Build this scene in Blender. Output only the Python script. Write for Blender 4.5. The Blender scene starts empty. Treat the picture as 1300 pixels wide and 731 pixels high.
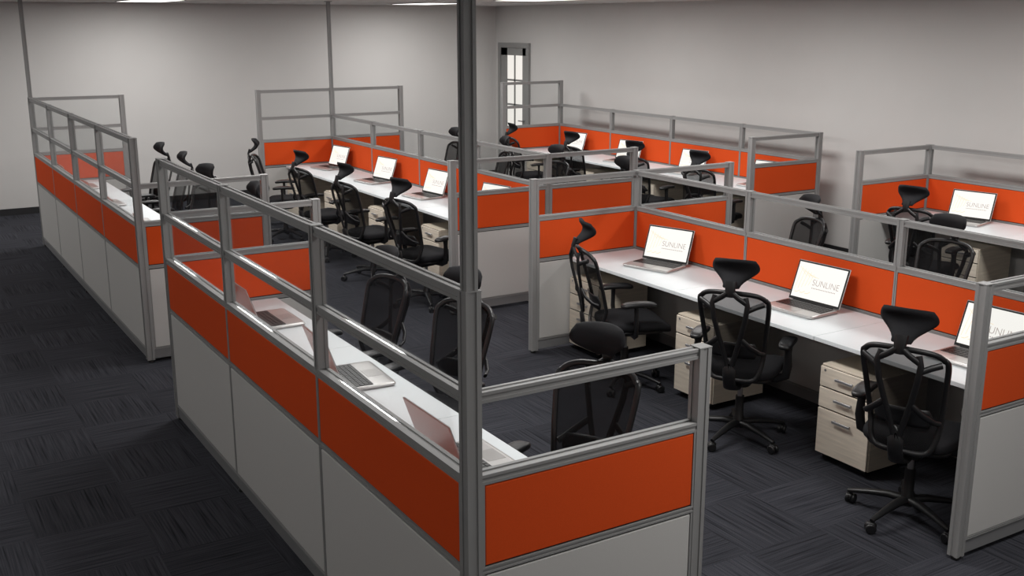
import bpy, math, random
from mathutils import Vector, Matrix
random.seed(4)
S = bpy.context.scene
try:
    S.view_settings.view_transform = 'Standard'
    S.view_settings.look = 'None'
except Exception as e:
    print(e)

# ------------------------------------------------------------------ materials
def mat(name, col, rough=.5, metal=0., noise=0., nscale=40., bump=0., emit=None, estr=0., alpha=1., spec=.5, nvec=None):
    m = bpy.data.materials.new(name); m.use_nodes = True
    nt = m.node_tree; N = nt.nodes; L = nt.links
    b = N['Principled BSDF']
    b.inputs['Base Color'].default_value = (*col, 1)
    b.inputs['Roughness'].default_value = rough
    b.inputs['Metallic'].default_value = metal
    b.inputs['Alpha'].default_value = alpha
    b.inputs['Specular IOR Level'].default_value = spec
    if emit:
        b.inputs['Emission Color'].default_value = (*emit, 1)
        b.inputs['Emission Strength'].default_value = estr
        try: m.cycles.emission_sampling = 'NONE'
        except Exception: pass
    if noise or bump:
        tc = N.new('ShaderNodeTexCoord'); nz = N.new('ShaderNodeTexNoise')
        nz.inputs['Scale'].default_value = nscale; nz.inputs['Detail'].default_value = 2
        if nvec:
            mp = N.new('ShaderNodeMapping'); mp.inputs['Scale'].default_value = nvec
            L.new(tc.outputs['Object'], mp.inputs[0]); L.new(mp.outputs[0], nz.inputs['Vector'])
        else: L.new(tc.outputs['Object'], nz.inputs['Vector'])
        if noise:
            mx = N.new('ShaderNodeMix'); mx.data_type = 'RGBA'
            mx.inputs[6].default_value = (*[c*(1-noise) for c in col], 1)
            mx.inputs[7].default_value = (*[min(1, c*(1+noise)) for c in col], 1)
            L.new(nz.outputs['Fac'], mx.inputs[0]); L.new(mx.outputs[2], b.inputs['Base Color'])
        if bump:
            bp = N.new('ShaderNodeBump'); bp.inputs['Strength'].default_value = bump
            bp.inputs['Distance'].default_value = .002
            L.new(nz.outputs['Fac'], bp.inputs['Height']); L.new(bp.outputs[0], b.inputs['Normal'])
    return m

M_frame = mat('aluminium_grey', (.29,.288,.285), .52, .08, spec=.35)
M_skirt = mat('skirting_grey', (.21,.21,.215), .55, .05)
M_orange = mat('orange_fabric', (.68,.078,.014), .85, noise=.10, nscale=350, bump=.25, spec=.12)
M_tile = mat('grey_fabric', (.54,.53,.515), .85, noise=.04, nscale=250, bump=.1, spec=.2)
M_black = mat('black_plastic', (.008,.008,.009), .42)
M_fab = mat('black_fabric', (.009,.009,.011), .85, noise=.25, nscale=300, bump=.3, spec=.3)
M_meshb = mat('black_mesh', (.008,.008,.009), .8, alpha=.78, spec=.2)
M_desk = mat('white_laminate', (.79,.84,.86), .40, noise=.02, nscale=8, spec=.35)
M_steel = mat('steel_leg', (.35,.35,.36), .35, .6)
M_silver = mat('laptop_silver', (.52,.51,.50), .32, .5)
M_key = mat('laptop_keys', (.03,.028,.028), .45)
M_bezel = mat('laptop_bezel', (.008,.008,.008), .3)
M_pad = mat('laptop_trackpad', (.42,.41,.40), .3, .4)
M_screen = mat('laptop_screen', (.02,.02,.02), .3, emit=(1,.975,.92), estr=1.0)
M_text = mat('screen_text', (.02,.02,.02), .5, emit=(.40,.33,.30), estr=1.0)
M_art = mat('screen_art', (.02,.02,.02), .5, emit=(1,.72,.38), estr=1.0)
M_ped = mat('pedestal_body', (.68,.60,.49), .5, noise=.28, nscale=1, nvec=(3,3,45))
M_pedf = mat('pedestal_drawer', (.76,.68,.57), .45, noise=.24, nscale=1, nvec=(3,4,55))
M_gap = mat('dark_gap', (.02,.02,.02), .8)
M_wall = mat('wall_paint', (.60,.588,.575), .9, noise=.02, nscale=3, bump=.05, spec=.2)
M_base = mat('baseboard_dark', (.02,.02,.022), .5)
M_ceil = mat('ceiling_tile', (.72,.71,.70), .9, noise=.03, nscale=60)
M_door = mat('door_grey', (.27,.27,.265), .45)
M_pane_glow = mat('door_pane_glow', (.3,.3,.3), .2, emit=(1,.95,.88), estr=.75)  # panes emit by themselves, standing in for the lit room beyond
M_lamp = mat('lamp_diffuser', (.9,.9,.9), .5, emit=(1,.97,.92), estr=2)

def glass():
    m = bpy.data.materials.new('clear_panel'); m.use_nodes = True
    nt = m.node_tree; N = nt.nodes; L = nt.links
    for n in list(N): N.remove(n)
    o = N.new('ShaderNodeOutputMaterial'); mx = N.new('ShaderNodeMixShader')
    t = N.new('ShaderNodeBsdfTransparent'); g = N.new('ShaderNodeBsdfGlossy')
    t.inputs[0].default_value = (.95,.955,.955,1); g.inputs['Roughness'].default_value = .03
    g.inputs[0].default_value = (.8,.8,.8,1)
    lw = N.new('ShaderNodeLayerWeight'); lw.inputs['Blend'].default_value = .10
    mp = N.new('ShaderNodeMath'); mp.operation='MULTIPLY'; mp.inputs[1].default_value=.25
    L.new(lw.outputs['Fresnel'], mp.inputs[0]); L.new(mp.outputs[0], mx.inputs[0])
    L.new(t.outputs[0], mx.inputs[1]); L.new(g.outputs[0], mx.inputs[2]); L.new(mx.outputs[0], o.inputs[0])
    return m
M_glass = glass()

def carpet():
    m = bpy.data.materials.new('carpet_tiles'); m.use_nodes = True
    nt = m.node_tree; N = nt.nodes; L = nt.links; b = N['Principled BSDF']
    b.inputs['Roughness'].default_value = .95; b.inputs['Specular IOR Level'].default_value = .12
    tc = N.new('ShaderNodeTexCoord'); sp = N.new('ShaderNodeSeparateXYZ'); L.new(tc.outputs['Object'], sp.inputs[0])
    def M(op, a, bb=None):
        n = N.new('ShaderNodeMath'); n.operation = op
        for i, v in enumerate((a, bb)):
            if v is None: continue
            if isinstance(v, (int, float)): n.inputs[i].default_value = v
            else: L.new(v, n.inputs[i])
        return n.outputs[0]
    T = .5
    fx = M('FLOOR', M('DIVIDE', sp.outputs[0], T)); fy = M('FLOOR', M('DIVIDE', sp.outputs[1], T))
    chk = M('FLOORED_MODULO', M('ADD', fx, fy), 2.0)
    def stripes(sx, sy):
        mp = N.new('ShaderNodeMapping'); mp.inputs['Scale'].default_value = (sx, sy, 1)
        L.new(tc.outputs['Object'], mp.inputs[0])
        nz = N.new('ShaderNodeTexNoise'); nz.inputs['Scale'].default_value = 1; nz.inputs['Detail'].default_value = 2
        nz.inputs['Roughness'].default_value = .6
        L.new(mp.outputs[0], nz.inputs['Vector']); return nz.outputs['Fac']
    a = stripes(85, 2.0); c = stripes(2.0, 85)
    mx = N.new('ShaderNodeMix'); mx.data_type = 'FLOAT'
    L.new(chk, mx.inputs[0]); L.new(a, mx.inputs[2]); L.new(c, mx.inputs[3])
    cr = N.new('ShaderNodeValToRGB'); e = cr.color_ramp.elements
    e[0].position = .30; e[0].color = (.012,.012,.015,1)
    e[1].position = .66; e[1].color = (.050,.051,.061,1)
    k = e.new(.42); k.color = (.030,.031,.038,1)
    L.new(mx.outputs[0], cr.inputs[0])
    cv = N.new('ShaderNodeCombineXYZ'); L.new(fx, cv.inputs[0]); L.new(fy, cv.inputs[1])
    wn = N.new('ShaderNodeTexWhiteNoise'); L.new(cv.outputs[0], wn.inputs[0])
    v = M('ADD', M('MULTIPLY', wn.outputs['Value'], .25), .87)
    f = N.new('ShaderNodeTexNoise'); f.inputs['Scale'].default_value = 260; L.new(tc.outputs['Object'], f.inputs['Vector'])
    v2 = M('MULTIPLY', v, M('ADD', M('MULTIPLY', f.outputs['Fac'],1.6), .2))
    vm = N.new('ShaderNodeVectorMath'); vm.operation = 'SCALE'
    L.new(cr.outputs[0], vm.inputs[0]); L.new(v2, vm.inputs[3]); L.new(vm.outputs[0], b.inputs['Base Color'])
    bp = N.new('ShaderNodeBump'); bp.inputs['Strength'].default_value = .3; bp.inputs['Distance'].default_value = .003
    L.new(mx.outputs[0], bp.inputs['Height']); L.new(bp.outputs[0], b.inputs['Normal'])
    return m
M_carpet = carpet()

# ------------------------------------------------------------------ mesh builder
def sp_(v, e): return math.copysign(abs(v)**e, v)
class MB:
    def __init__(s): s.v=[]; s.f=[]; s.m=[]; s.s=[]; s.mats=[]
    def mi(s, m):
        if m not in s.mats: s.mats.append(m)
        return s.mats.index(m)
    def add(s, vs, fs, m, smooth=False):
        o=len(s.v); s.v += [tuple(p) for p in vs]; k=s.mi(m)
        for f in fs: s.f.append([i+o for i in f]); s.m.append(k); s.s.append(smooth)
    def box(s, x0,x1,y0,y1,z0,z1, m, xf=None, bev=0):
        if bev:
            b=bev; vs=[]
            for sx in (0,1):
                for sy in (0,1):
                    for sz in (0,1):
                        X=(x0,x1)[sx]; Y=(y0,y1)[sy]; Z=(z0,z1)[sz]
                        dx=b*(1-2*sx); dy=b*(1-2*sy); dz=b*(1-2*sz)
                        vs += [(X,Y+dy,Z+dz),(X+dx,Y,Z+dz),(X+dx,Y+dy,Z)]
            def I(a,bb,c,k): return (a*4+bb*2+c)*3+k
            fs=[]
            for a in (0,1):
                fs.append([I(a,0,0,0),I(a,1,0,0),I(a,1,1,0),I(a,0,1,0)])
                fs.append([I(0,a,0,1),I(1,a,0,1),I(1,a,1,1),I(0,a,1,1)])
                fs.append([I(0,0,a,2),I(1,0,a,2),I(1,1,a,2),I(0,1,a,2)])
            for a in (0,1):
                for c in (0,1):
                    fs.append([I(a,c,0,0),I(a,c,1,0),I(a,c,1,1),I(a,c,0,1)])
                    fs.append([I(a,0,c,0),I(a,1,c,0),I(a,1,c,2),I(a,0,c,2)])
                    fs.append([I(0,a,c,1),I(1,a,c,1),I(1,a,c,2),I(0,a,c,2)])
                    for d in (0,1): fs.append([I(a,c,d,0),I(a,c,d,1),I(a,c,d,2)])
        else:
            vs=[(x,y,z) for x in (x0,x1) for y in (y0,y1) for z in (z0,z1)]
            fs=[(0,1,3,2),(4,6,7,5),(0,4,5,1),(2,3,7,6),(0,2,6,4),(1,5,7,3)]
        if xf is not None: vs=[xf @ Vector(p) for p in vs]
        s.add(vs,fs,m)
    def tube(s, pts, rad, m, seg=8, closed=False, ref=(0,0,1), xf=None):
        pts=[Vector(p) for p in pts]; n=len(pts); vs=[]; fs=[]; ref=Vector(ref)
        for i,p in enumerate(pts):
            if closed: t=pts[(i+1)%n]-pts[i-1]
            else: t=pts[min(i+1,n-1)]-pts[max(i-1,0)]
            t.normalize(); sd=t.cross(ref)
            if sd.length<1e-3: sd=t.cross(Vector((1,0,.01)))
            sd.normalize(); nr=sd.cross(t)
            r=rad[i] if isinstance(rad,list) else rad
            a,b=r if isinstance(r,tuple) else (r,r)
            for k in range(seg):
                an=2*math.pi*k/seg
                vs.append(p+sd*(a*math.cos(an))+nr*(b*math.sin(an)))
        for i in range(n if closed else n-1):
            j=(i+1)%n
            for k in range(seg):
                l=(k+1)%seg; fs.append((i*seg+k,i*seg+l,j*seg+l,j*seg+k))
        if xf is not None: vs=[xf @ p for p in vs]
        s.add(vs,fs,m,True)
        if not closed:
            s.add(vs[:seg],[tuple(range(seg))],m); s.add(vs[-seg:],[tuple(range(seg))],m)
    def sup(s, c, r, m, e1=.4, e2=.4, nu=20, nv=10, fn=None, xf=None):
        vs=[];fs=[]
        for j in range(nv+1):
            ph=-math.pi/2+math.pi*j/nv
            for i in range(nu):
                th=2*math.pi*i/nu
                q=sp_(math.cos(ph),e1)
                p=Vector((r[0]*q*sp_(math.cos(th),e2), r[1]*q*sp_(math.sin(th),e2), r[2]*sp_(math.sin(ph),e1)))
                if fn: p=fn(p)
                vs.append(p+Vector(c))
        for j in range(nv):
            for i in range(nu):
                k=(i+1)%nu; fs.append((j*nu+i,j*nu+k,(j+1)*nu+k,(j+1)*nu+i))
        if xf is not None: vs=[xf @ p for p in vs]
        s.add(vs,fs,m,True)
    def shell(s, fn, nu, nv, th, m):
        def P(u,v): return Vector(fn(u,v))
        F=[];B=[]
        for j in range(nv+1):
            for i in range(nu+1):
                u=-1+2*i/nu; v=j/nv; h=.01
                p=P(u,v); n=(P(u+h,v)-P(u-h,v)).cross(P(u,min(v+h,1))-P(u,max(v-h,0)))
                if n.length>1e-9: n.normalize()
                edge=1-max(abs(u),abs(2*v-1))**6*.75
                F.append(p+n*th/2*edge); B.append(p-n*th/2*edge)
        W=nu+1; K=len(F); fs=[]
        for j in range(nv):
            for i in range(nu):
                a=j*W+i; fs.append((a,a+1,a+W+1,a+W)); fs.append((a+K,a+W+K,a+W+1+K,a+1+K))
        for i in range(nu):
            fs.append((i,i+K,i+1+K,i+1)); a=nv*W+i; fs.append((a,a+1,a+1+K,a+K))
        for j in range(nv):
            a=j*W; fs.append((a,a+W,a+W+K,a+K)); a=j*W+nu; fs.append((a,a+K,a+W+K,a+W))
        s.add(F+B,fs,m,True)
    def mesh(s, name):
        me=bpy.data.meshes.new(name); me.from_pydata(s.v,[],s.f)
        for m in s.mats: me.materials.append(m)
        me.polygons.foreach_set('material_index', s.m); me.polygons.foreach_set('use_smooth', s.s)
        import bmesh
        bm=bmesh.new(); bm.from_mesh(me); bmesh.ops.recalc_face_normals(bm, faces=bm.faces); bm.to_mesh(me); bm.free()
        me.update(); return me
def place(name, me, loc=(0,0,0), rz=0):
    o=bpy.data.objects.new(name, me); S.collection.objects.link(o)
    o.location=loc; o.rotation_euler=(0,0,math.radians(rz)); return o

# ------------------------------------------------------------------ room
RX=9.35; LX=-4.0; BY=15.9; FY=-2.5; CH=2.84
def simple(name, args, m):
    b=MB(); b.box(*args, m); return place(name, b.mesh(name))
simple('floor', (LX,RX,FY,BY,-.1,0), M_carpet)
simple('wall_back', (LX-.1,RX+.1,BY,BY+.1,0,CH), M_wall)
simple('wall_left', (LX-.1,LX,FY,BY,0,CH), M_wall)
simple('wall_front', (LX-.1,RX+.1,FY-.1,FY,0,CH), M_wall)
simple('wall_right', (RX,RX+.1,FY,BY,0,CH), M_wall)
simple('baseboard_back', (LX,RX,BY-.012,BY,0,.09), M_base)
simple('baseboard_left', (LX,LX+.012,FY,BY-.012,0,.09), M_base)
simple('baseboard_right', (RX-.012,RX,FY,14.72,0,.09), M_base)
b=MB(); b.box(LX,RX,FY,BY,CH,CH+.1,M_ceil)
x=LX+.3
while x<RX: b.box(x-.012,x+.012,FY,BY,CH-.004,CH+.001,M_ceil); x+=.6
y=FY+.4
while y<BY: b.box(LX,RX,y-.012,y+.012,CH-.004,CH+.001,M_ceil); y+=.6
place('ceiling', b.mesh('ceiling'))

# door in right wall
b=MB(); dx=RX-.004; y0,y1=14.80,15.76; H=2.25
b.box(dx-.04,dx,y0,y0+.08,0,H,M_door); b.box(dx-.04,dx,y1-.08,y1,0,H,M_door); b.box(dx-.04,dx,y0+.08,y1-.08,H-.08,H,M_door)
b.box(dx-.010,dx-.002,y0+.075,y1-.075,.01,H-.075,M_door)
a0,a1=y0+.086,y1-.086
b.box(dx-.03,dx-.01,a0,a0+.11,.015,H-.086,M_door); b.box(dx-.03,dx-.01,a1-.20,a1,.015,H-.086,M_door)
b.box(dx-.03,dx-.01,a0,a1,.015,.45,M_door); b.box(dx-.03,dx-.01,a0,a1,H-.2,H-.086,M_door)
b.box(dx-.024,dx-.02,a0+.11,a1-.20,.45,H-.2,M_pane_glow)
my=a0+.11+(a1-.31-a0)/2; b.box(dx-.032,dx-.018,my-.02,my+.02,.45,H-.2,M_door)
for k in range(1,4):
    z=.45+(H-.65)*k/4; b.box(dx-.032,dx-.018,a0+.11,a1-.20,z-.015,z+.015,M_door)
b.tube([(dx-.07,a0+.05,1.0),(dx-.07,a0+.17,1.0)],.01,M_steel); b.tube([(dx-.03,a0+.05,1.0),(dx-.07,a0+.05,1.0)],.012,M_steel)
place('door_1', b.mesh('door_1'))

# ------------------------------------------------------------------ partitions
def strip(b, x0,x1,y0,y1,z0,z1, ax, m=M_frame):
    g=.004
    lo=[x0,y0,z0]; hi=[x1,y1,z1]
    cl=list(lo); ch=list(hi); oth=[i for i in range(3) if i!=ax]
    for i in oth: cl[i]+=g; ch[i]-=g
    b.box(cl[0],ch[0],cl[1],ch[1],cl[2],ch[2],m)
    for s1 in (0,1):
        for s2 in (0,1):
            l=list(lo); h=list(hi)
            for i,sd in zip(oth,(s1,s2)):
                q=(hi[i]-lo[i])*.3
                if sd: l[i]=hi[i]-q
                else: h[i]=lo[i]+q
            b.box(l[0],h[0],l[1],h[1],l[2],h[2],m)
TP=.05
def AB(ax,a0,a1,c0,c1):
    return (a0,a1,c0,c1) if ax==0 else (c0,c1,a0,a1)
def seg(b, ax, a, e, c, tiers, pa=.028, pe=.028):
    A=a+pa; E=e-pe; t=TP/2
    b.box(*AB(ax,A,E,c-.021,c+.021),.03,.105,M_skirt)
    b.box(*AB(ax,A,E,c-.018,c+.018),.105,1.07,M_gap)
    b.box(*AB(ax,A+.012,E-.012,c-t,c+t),.118,.734,M_tile,None,.003)
    strip(b,*AB(ax,A,E,c-t-.002,c+t+.002),.742,.766,ax)
    b.box(*AB(ax,A+.012,E-.012,c-t,c+t),.772,1.062,M_orange,None,.003)
    for zz0,zz1 in ((.108,.740),(.766,1.068)):
        for p0,p1 in ((A,A+.010),(E-.010,E)):
            b.box(*AB(ax,p0,p1,c-t-.001,c+t+.001),zz0,zz1,M_frame)
    strip(b,*AB(ax,A,E,c-t-.002,c+t+.002),.102,.116,ax)
    strip(b,*AB(ax,A,E,c-t-.002,c+t+.002),1.067,1.103,ax)
    z=1.103
    for k in range(tiers):
        top=1.39+.34*k
        b.box(*AB(ax,A,E,c-.003,c+.003),z,top-.038,M_glass)
        strip(b,*AB(ax,A,E,c-.022,c+.022),top-.038,top,ax)
        z=top
def node(b,x,y,top,full,w=.056):
    z0=.02 if full else 1.103
    h=w/2
    strip(b,x-h,x+h,y-h,y+h,z0,top,2)
    b.box(x-h-.001,x+h+.001,y-h-.001,y+h+.001,top,top+.004,M_frame)
    b.tube([(x,y,0),(x,y,.012),(x,y,.03)],[.022,.022,.01],M_black,10)
def run(b, ax, nodes, c, tiers, fullset, done):
    for i in range(len(nodes)-1):
        a,e=nodes[i],nodes[i+1]
        fa=(i in fullset); fe=((i+1) in fullset)
        seg(b,ax,a,e,c,tiers,.028 if fa else .002,.028 if fe else .002)
    for i,n in enumerate(nodes):
        x,y=(n,c) if ax==0 else (c,n)
        top=1.39+.34*(tiers-1)
        key=(round(x,2),round(y,2))
        done[key]=(max(top,done.get(key,(0,0))[0]), (i in fullset) or done.get(key,(0,False))[1])
def finish(b,done,name):
    for (x,y),(top,full) in done.items(): node(b,x,y,top,full,.056 if full else .05)
    place(name,b.mesh(name))
def pole(b,x,y,z0):
    strip(b,x-.021,x+.021,y-.021,y+.021,z0,CH-.004,2)
    b.box(x-.04,x+.04,y-.04,y+.04,CH-.012,CH-.004,M_frame)

SX=5.37; WX=9.01
YA=[2.86,4.19,5.52,6.83]; YN=[2.93,4.23,5.55,6.86]; YF=[8.20,9.51,10.81,12.12,13.42]
AXN=1.58; AXF=1.70
for ys,near in ((YA,True),(YF,False)):
    b=MB(); d={}; AX=AXN if near else AXF
    n=len(ys)-1
    run(b,1,ys,AX,2,{0,n},d)
    run(b,0,[AX,AX+.98],ys[0],1,{0,1},d)
    run(b,0,[AX,AX+1.0],ys[n],1 if near else 2,{0,1},d)
    if near: pole(b,AX,ys[0],1.73)
    else: pole(b,AX,ys[n],1.73)
    finish(b,d,'cubicle_partition')
for ys,near in ((YN,True),(YF,False)):
    b=MB(); d={}; n=len(ys)-1
    run(b,1,ys,SX,1,{0,n},d)
    run(b,0,[SX-(1.04 if near else 1),SX,SX+1],ys[0],1,{0,1,2},d)
    run(b,0,[SX-1,SX,SX+1],ys[n],1 if near else 2,{0,1,2},d)
    if not near: pole(b,SX,ys[n],1.73)
    finish(b,d,'cubicle_partition')
for ys,near in ((YN,True),(YF,False)):
    b=MB(); d={}; n=len(ys)-1
    ys=list(ys)
    if not near: ys[0]+=.1
    run(b,1,ys,WX,1,{0,n},d)
    run(b,0,[WX-1,WX],ys[0],1,{0,1},d)
    run(b,0,[WX-1,WX],ys[n],1 if near else 2,{0,1},d)
    finish(b,d,'cubicle_partition')

# ------------------------------------------------------------------ desks & pedestals
def desk_mesh(w):
    b=MB()
    b.box(-.655,-.004,.002,w-.002,.724,.750,M_desk,None,.002)
    for y in (.06,w-.06):
        strip(b,-.10,-.06,y-.02,y+.02,.012,.724,2,M_steel)
        b.box(-.50,-.10,y-.012,y+.012,.694,.724,M_steel)
        b.box(-.14,-.02,y-.03,y+.03,0,.012,M_steel)
    b.box(-.09,-.07,.08,w-.08,.60,.66,M_steel)
    b.tube([(-.09,w/2,.749),(-.09,w/2,.753)],.03,M_steel,14)
    return b.mesh('office_desk')
def ped_mesh():
    b=MB()
    b.box(.018,.48,0,.39,.045,.60,M_ped,None,.002)
    b.box(.012,.02,.01,.38,.06,.59,M_gap)
    z=.592
    for h in (.125,.125,.285):
        b.box(0,.017,.004,.386,z-h+.003,z-.003,M_pedf,None,.002)
        hz=z-.055
        b.box(-.022,-.014,.13,.26,hz-.008,hz+.008,M_steel,None,.002)
        for yy in (.14,.245): b.box(-.015,0,yy,yy+.008,hz-.005,hz+.005,M_steel)
        z-=h+.004
    b.tube([(-.002,.35,.57),(.002,.35,.57)],.008,M_steel,10)
    for x in (.06,.42):
        for y in (.05,.34):
            b.tube([(x,y-.015,.024),(x,y+.015,.024)],.024,M_black,12)
            b.box(x-.015,x+.015,y-.012,y+.012,.03,.046,M_black)
    return b.mesh('drawer_pedestal')
pm=ped_mesh()
def desk_row(ys, face, sign):
    lo=ys[0]+.03; hi=ys[-1]-.03; n=len(ys)-1; w=(hi-lo)/n
    me=desk_mesh(w)
    for i in range(n):
        if sign<0: place('office_desk', me, (face,lo+i*w,0))
        else: place('office_desk', me, (face,lo+(i+1)*w,0),180)
desk_row(YA, AXN+.03, 1); desk_row(YF, AXF+.03, 1)
for ys in (YN,YF):
    desk_row(ys, SX-.03, -1); desk_row(ys, SX+.03, 1)
    desk_row(ys if ys is YN else [ys[0]+.1]+ys[1:], WX-.03, -1)
    for i in range(len(ys)-1):
        place('drawer_pedestal', pm, (4.68, ys[i+1]-.44,0))
        if ys is YF: place('drawer_pedestal', pm, (8.38, ys[i+1]-.44,0))
        else: place('drawer_pedestal', pm, (8.38, ys[i]+.22,0))
        place('drawer_pedestal', pm, (SX+.70, ys[i+1]-.06,0),180)
for i,far in enumerate((0,0,1)):
    place('drawer_pedestal', pm, (AXN+.68, (YA[i+1]-.06) if far else YA[i]+.45,0),180)
for i,far in enumerate((0,0,0,1)):
    place('drawer_pedestal', pm, (AXF+.68, (YF[i+1]-.06) if far else YF[i]+.45,0),180)

# ------------------------------------------------------------------ chair
def backx(y,z):
    s=(z-.46)/.54
    return -.245-.10*s*s+.035*math.exp(-((z-.64)/.10)**2)+.055*(y/.235)**2
def chair_mesh():
    b=MB()
    for k in range(5):
        a=math.radians(72*k+20); xf=Matrix.Rotation(a,4,'Z')
        b.tube([(.02,0,.105),(.10,0,.108),(.20,0,.095),(.29,0,.078),(.315,0,.072)],
               [(.030,.022),(.026,.020),(.021,.016),(.016,.012),(.012,.010)],M_black,10,xf=xf)
        b.tube([(.30,0,.078),(.30,0,.05)],.009,M_black,8,xf=xf)
        c=Matrix.Translation((.30,0,0)) @ Matrix.Rotation(math.radians(35+50*k),4,'Z'); X=xf@c
        for s_ in (-1,1):
            b.tube([(-.012,s_*.006,.028),(-.012,s_*.012,.028),(-.012,s_*.022,.028),(-.012,s_*.026,.028)],[.022,.028,.028,.022],M_black,14,ref=(0,0,1),xf=X)
        b.sup((-.006,0,.040),(.026,.016,.020),M_black,.8,.8,12,6,xf=X)
    b.tube([(0,0,.075),(0,0,.14),(0,0,.15),(0,0,.28)],[.036,.034,.028,.027],M_black,16)
    b.tube([(0,0,.28),(0,0,.40)],.017,M_steel,12)
    b.sup((-.02,0,.405),(.13,.085,.032),M_black,.5,.4,20,8)
    b.tube([(.02,.06,.40),(.03,.20,.395),(.03,.25,.39)],[.006,.006,.010],M_black,8)
    def seatf(p):
        q=p.copy()
        q.z += -.035*max(0,(p.x-.10)/.15)**2 + .015*(abs(p.y)/.25)**2 -.008
        q.y *= 1-.06*max(0,-p.x/.24)
        return q
    b.sup((.05,0,.478),(.245,.245,.042),M_fab,.55,.38,40,14,fn=seatf)
    b.sup((.04,0,.440),(.215,.215,.022),M_black,.5,.4,28,8)
    b.tube([(-.10,0,.40),(-.20,0,.395),(-.275,0,.42),(-.315,0,.48),(-.325,0,.55),(-.318,0,.62)],
           [(.050,.018),(.048,.018),(.042,.018),(.038,.016),(.040,.014),(.040,.013)],M_black,12,ref=(0,0,1))
    for s_ in (-1,1):
        pts=[(-.318,s_*.015,.57),(-.330,s_*.038,.66),(-.352,s_*.066,.76),(-.376,s_*.092,.87),(-.388,s_*.105,.96),(-.378,s_*.09,1.01)]
        b.tube(pts,[(.016,.011)]*6,M_black,8,ref=(1,0,0))
        b.tube([(-.384,s_*.095,.975),(-.392,s_*.05,1.005),(-.394,s_*.012,1.035)],[(.016,.011)]*3,M_black,8,ref=(1,0,0))
        b.tube([(-.350,s_*.065,.75),(-.335,s_*.12,.70),(-.295,s_*.165,.66),(-.255,s_*.182,.645)],[(.016,.010)]*4,M_black,8,ref=(1,0,0))
        b.tube([(-.384,s_*.10,.93),(-.360,s_*.15,.955),(-.338,s_*.19,.97)],[(.016,.011)]*3,M_black,8,ref=(1,0,0))
    # outline frame : trapezoid with rounded corners, wide at the top
    n=7.; pts=[]; hz=.285; cz=.742; HW=.211
    def taper(z): return .74+.26*min(1,max(0,(z-.46)/.50))
    def hwf(v,z): return HW*(1-min(1,abs(v))**n)**(1/n)*taper(z)
    for i in range(72):
        a=2*math.pi*i/72; e=2/n
        z=cz+hz*sp_(math.sin(a),e); y=HW*sp_(math.cos(a),e)*taper(z)
        z-= .022*(abs(y)/HW)**2*(1 if math.sin(a)>.6 else 0)
        pts.append((backx(y,z),y,z))
    b.tube(pts,(.015,.013),M_black,8,closed=True,ref=(1,0,0))
    vs=[];fs=[];NU=14;NV=22
    for j in range(NV+1):
        v=-.99+1.98*j/NV; z=cz+hz*v; hw=hwf(v,z)
        for i in range(NU+1):
            y=hw*(-1+2*i/NU); vs.append((backx(y,z),y,z-.022*(y/HW)**2*max(0,v)**3))
    for j in range(NV):
        for i in range(NU):
            a=j*(NU+1)+i; fs.append((a,a+1,a+NU+2,a+NU+1))
    b.add(vs,fs,M_meshb,True)
    b.shell(lambda u,v:(backx(u*.15,.60+.10*v)-.028,u*.150*(1-.15*abs(2*v-1)),.60+.10*v),10,5,.014,M_black)
    # headrest
    b.tube([(-.390,0,1.01),(-.396,0,1.045),(-.378,0,1.10)],[(.030,.012),(.030,.012),(.034,.012)],M_black,10,ref=(1,0,0))
    def hr(u,v):
        t=min(1,v/.65)
        hw=.048+.092*(t*t*(3-2*t))
        if v>.65: hw=.140-.022*((v-.65)/.35)**2.5
        z=1.062+.165*v
        x=-.395+.088*math.sin(math.pi*min(1,v*1.05)*.82)+.048*u*u*(.4+.6*v)
        z+= -.014*abs(u)**3*v
        return (x,u*hw,z)
    b.shell(hr,14,12,.028,M_fab)
    for s_ in (-1,1):
        b.tube([(.0,s_*.10,.425),(.0,s_*.22,.425),(-.005,s_*.275,.45),(-.01,s_*.285,.52),(-.01,s_*.283,.60),(-.01,s_*.280,.655)],
               [(.028,.012),(.028,.012),(.028,.014),(.027,.015),(.022,.014),(.030,.016)],M_black,10,ref=(1,0,0))
        b.sup((.01,s_*.275,.668),(.13,.044,.018),M_black,.5,.55,24,8,fn=lambda p:p+Vector((0,0,-.012*(p.x/.13)**2)))
    return b.mesh('office_chair')
cm=chair_mesh()
chairs=[
 (4.53,5.88,-20),(4.52,4.67,33),(4.50,3.36,22),
 (2.48,3.62,207),(2.50,4.98,200),(2.36,5.80,188),
 (4.33,8.66,15),(4.33,9.87,8),(4.33,11.12,10),(4.28,12.35,-22),
 (2.62,12.6,185),(2.60,11.57,178),(2.55,10.30,200),(2.55,8.98,180),
 (6.40,12.5,175),(6.40,11.25,165),(6.40,10.0,185),(6.4,8.78,180),
 (8.00,12.62,-10),(8.03,11.33,10),(8.03,10.05,15),(8.0,8.85,12),
 (6.12,6.02,165),(6.28,4.75,187),(6.3,3.38,180),
 (7.85,5.95,12),(7.9,4.6,0),(7.9,3.4,0)]
for x,y,r in chairs: place('office_chair', cm, (x,y,0), r)

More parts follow.
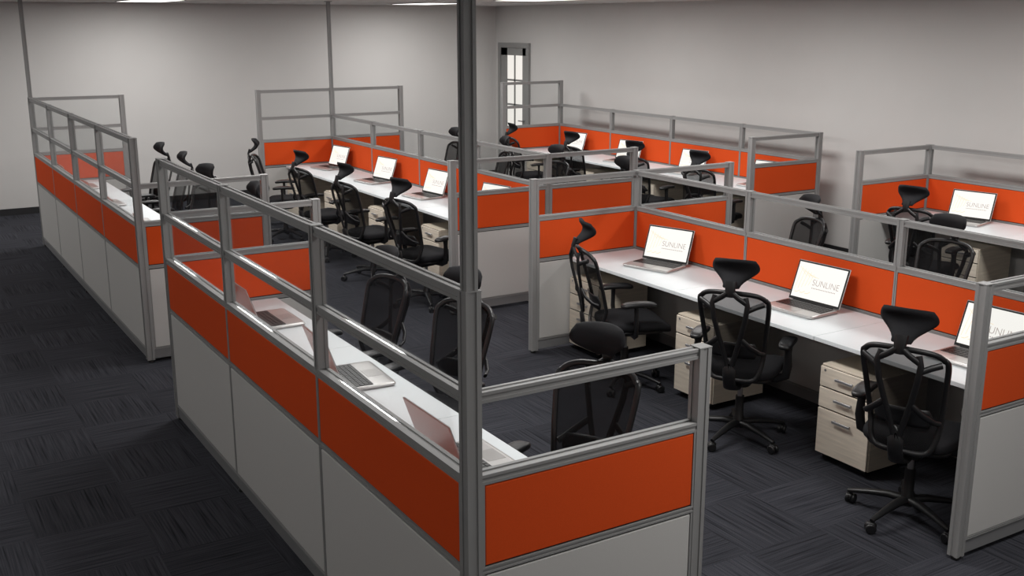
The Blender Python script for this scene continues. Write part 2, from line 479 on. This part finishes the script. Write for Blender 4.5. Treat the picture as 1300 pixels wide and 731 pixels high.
# ------------------------------------------------------------------ laptop
def laptop_mesh():
    b=MB()
    b.sup((0,0,.009),(.125,.180,.009),M_silver,.25,.12,40,8)
    b.box(-.015,.100,-.160,.160,.0172,.0184,M_bezel)
    for r_ in range(5):
        for c_ in range(14):
            x=.078-.0215*r_; y=-.1495+.023*c_
            b.box(x-.0085,x+.0085,y-.0095,y+.0095,.018,.0205,M_key)
    b.box(-.105,-.03,-.045,.055,.0176,.0186,M_pad)
    t=math.radians(20); U=Vector((math.sin(t),0,math.cos(t))); Nn=Vector((-math.cos(t),0,math.sin(t))); R=Vector((0,-1,0))
    O=Vector((.118,0,.016))
    X=Matrix(((R.x,U.x,Nn.x,O.x),(R.y,U.y,Nn.y,O.y),(R.z,U.z,Nn.z,O.z),(0,0,0,1)))
    b.box(-.180,.180,.002,.240,-.007,0,M_silver,X,.003)
    b.box(-.176,.176,.006,.236,-.001,.0015,M_bezel,X)
    b.box(-.167,.167,.020,.228,.001,.0022,M_screen,X)
    b.tube([(.116,-.14,.016),(.116,.14,.016)],.007,M_bezel,8)
    def line(p,q,w):
        p=Vector((*p,0)); q=Vector((*q,0)); d=(q-p).normalized(); n=Vector((-d.y,d.x,0))*w
        vs=[X@Vector((v.x,v.y,.0026)) for v in (p-n,q-n,q+n,p+n)]; b.add(vs,[(0,1,2,3)],M_art)
    for k in range(5):
        px=-.155+.022*k
        line((px,.06+.01*k),(px+.02,.20-.008*k),.0008); line((px,.20-.01*k),(px+.06,.15),.0008)
    for k in range(6): line((-.15+.018*k,.05),(-.15+.018*(k+1),.05+.012*(k%2)),.0012)
    cu=bpy.data.curves.new('t','FONT'); cu.body='SUNLINE'; cu.size=.052; cu.offset=-.0006
    ob=bpy.data.objects.new('t',cu); S.collection.objects.link(ob)
    dg=bpy.context.evaluated_depsgraph_get(); dg.update()
    me=ob.evaluated_get(dg).to_mesh()
    w=max(v.co.x for v in me.vertices); k=.185/w
    vs=[X@Vector((-.045+v.co.x*k,.105+v.co.y*1.0,.0026)) for v in me.vertices]
    b.add(vs,[tuple(p.vertices) for p in me.polygons],M_text)
    bpy.data.objects.remove(ob)
    for kx in range(16):
        b.box(-.04+.0105*kx,-.034+.0105*kx,.086,.091,.0022,.0027,M_text,X)
    b.v=[(p[0]*1.12,p[1]*1.15,p[2]*1.14) for p in b.v]
    return b.mesh('laptop')
lm=laptop_mesh()
laps=[(5.04,6.20,17),(5.05,4.72,4),(5.05,3.45,2),
 (2.05,6.24,180),(2.06,4.94,176),(2.04,3.66,180),
 (5.04,12.85,8),(5.04,11.45,8),(5.04,10.15,6),(5.04,8.9,10),
 (2.07,12.75,180),(2.07,11.4,184),(2.07,10.1,178),(2.07,8.9,180),
 (5.72,12.8,180),(5.72,11.4,180),(5.72,10.1,180),(5.72,8.9,180),(5.72,6.2,180),(5.72,4.9,180),(5.72,3.5,180),
 (8.66,12.75,8),(8.66,11.45,12),(8.66,10.15,10),(8.66,8.85,10),
 (8.66,6.17,12),(8.66,4.85,5),(8.66,3.5,5)]
for x,y,r in laps: place('laptop', lm, (x,y,.7505), r)

# ------------------------------------------------------------------ ceiling lights and added fill panels
def lampmesh():
    b=MB(); b.box(-.3,.3,-.6,.6,-.006,0,M_frame); b.box(-.28,.28,-.58,.58,-.008,-.006,M_lamp); return b.mesh('ceiling_or_fill_light')
lpm=lampmesh()
LP=[]
for x in (3.3,7.2):
    for y,p in ((1.9,40),(5.0,50),(8.1,50),(11.2,48),(14.2,46)): LP.append((x,y,p))
LP += [(3.3,-1.2,14)]  # unseen fill panel added behind the camera to brighten camera-facing sides
for y,p in ((-1.2,8),(1.6,11),(4.8,13),(8.1,15),(11.2,19),(14.2,36)): LP.append((-.5,y,p))  # fill panels added to brighten the left corridor; only the farthest is real
for x,y,p in LP:
    o=place('ceiling_or_fill_light',lpm,(x,y,CH-.004))
    l=bpy.data.lights.new('lamp_emitter','AREA'); l.shape='RECTANGLE'; l.size=.56; l.size_y=1.16
    l.energy=p; l.color=(1,.985,.965)
    lo=bpy.data.objects.new('lamp_emitter',l); S.collection.objects.link(lo); lo.parent=o; lo.location=(0,0,-.012)
w=bpy.data.worlds.new('w'); S.world=w; w.use_nodes=True
w.node_tree.nodes['Background'].inputs[0].default_value=(.5,.5,.5,1); w.node_tree.nodes['Background'].inputs[1].default_value=.3

# ------------------------------------------------------------------ camera
c=bpy.data.cameras.new('camera'); c.sensor_width=36; c.lens=1350/1300*36; c.clip_start=.05
co=bpy.data.objects.new('camera',c); S.collection.objects.link(co)
co.location=(0,0,2.55); co.rotation_euler=(math.radians(90-13.94),0,math.radians(-31.3))
S.camera=co
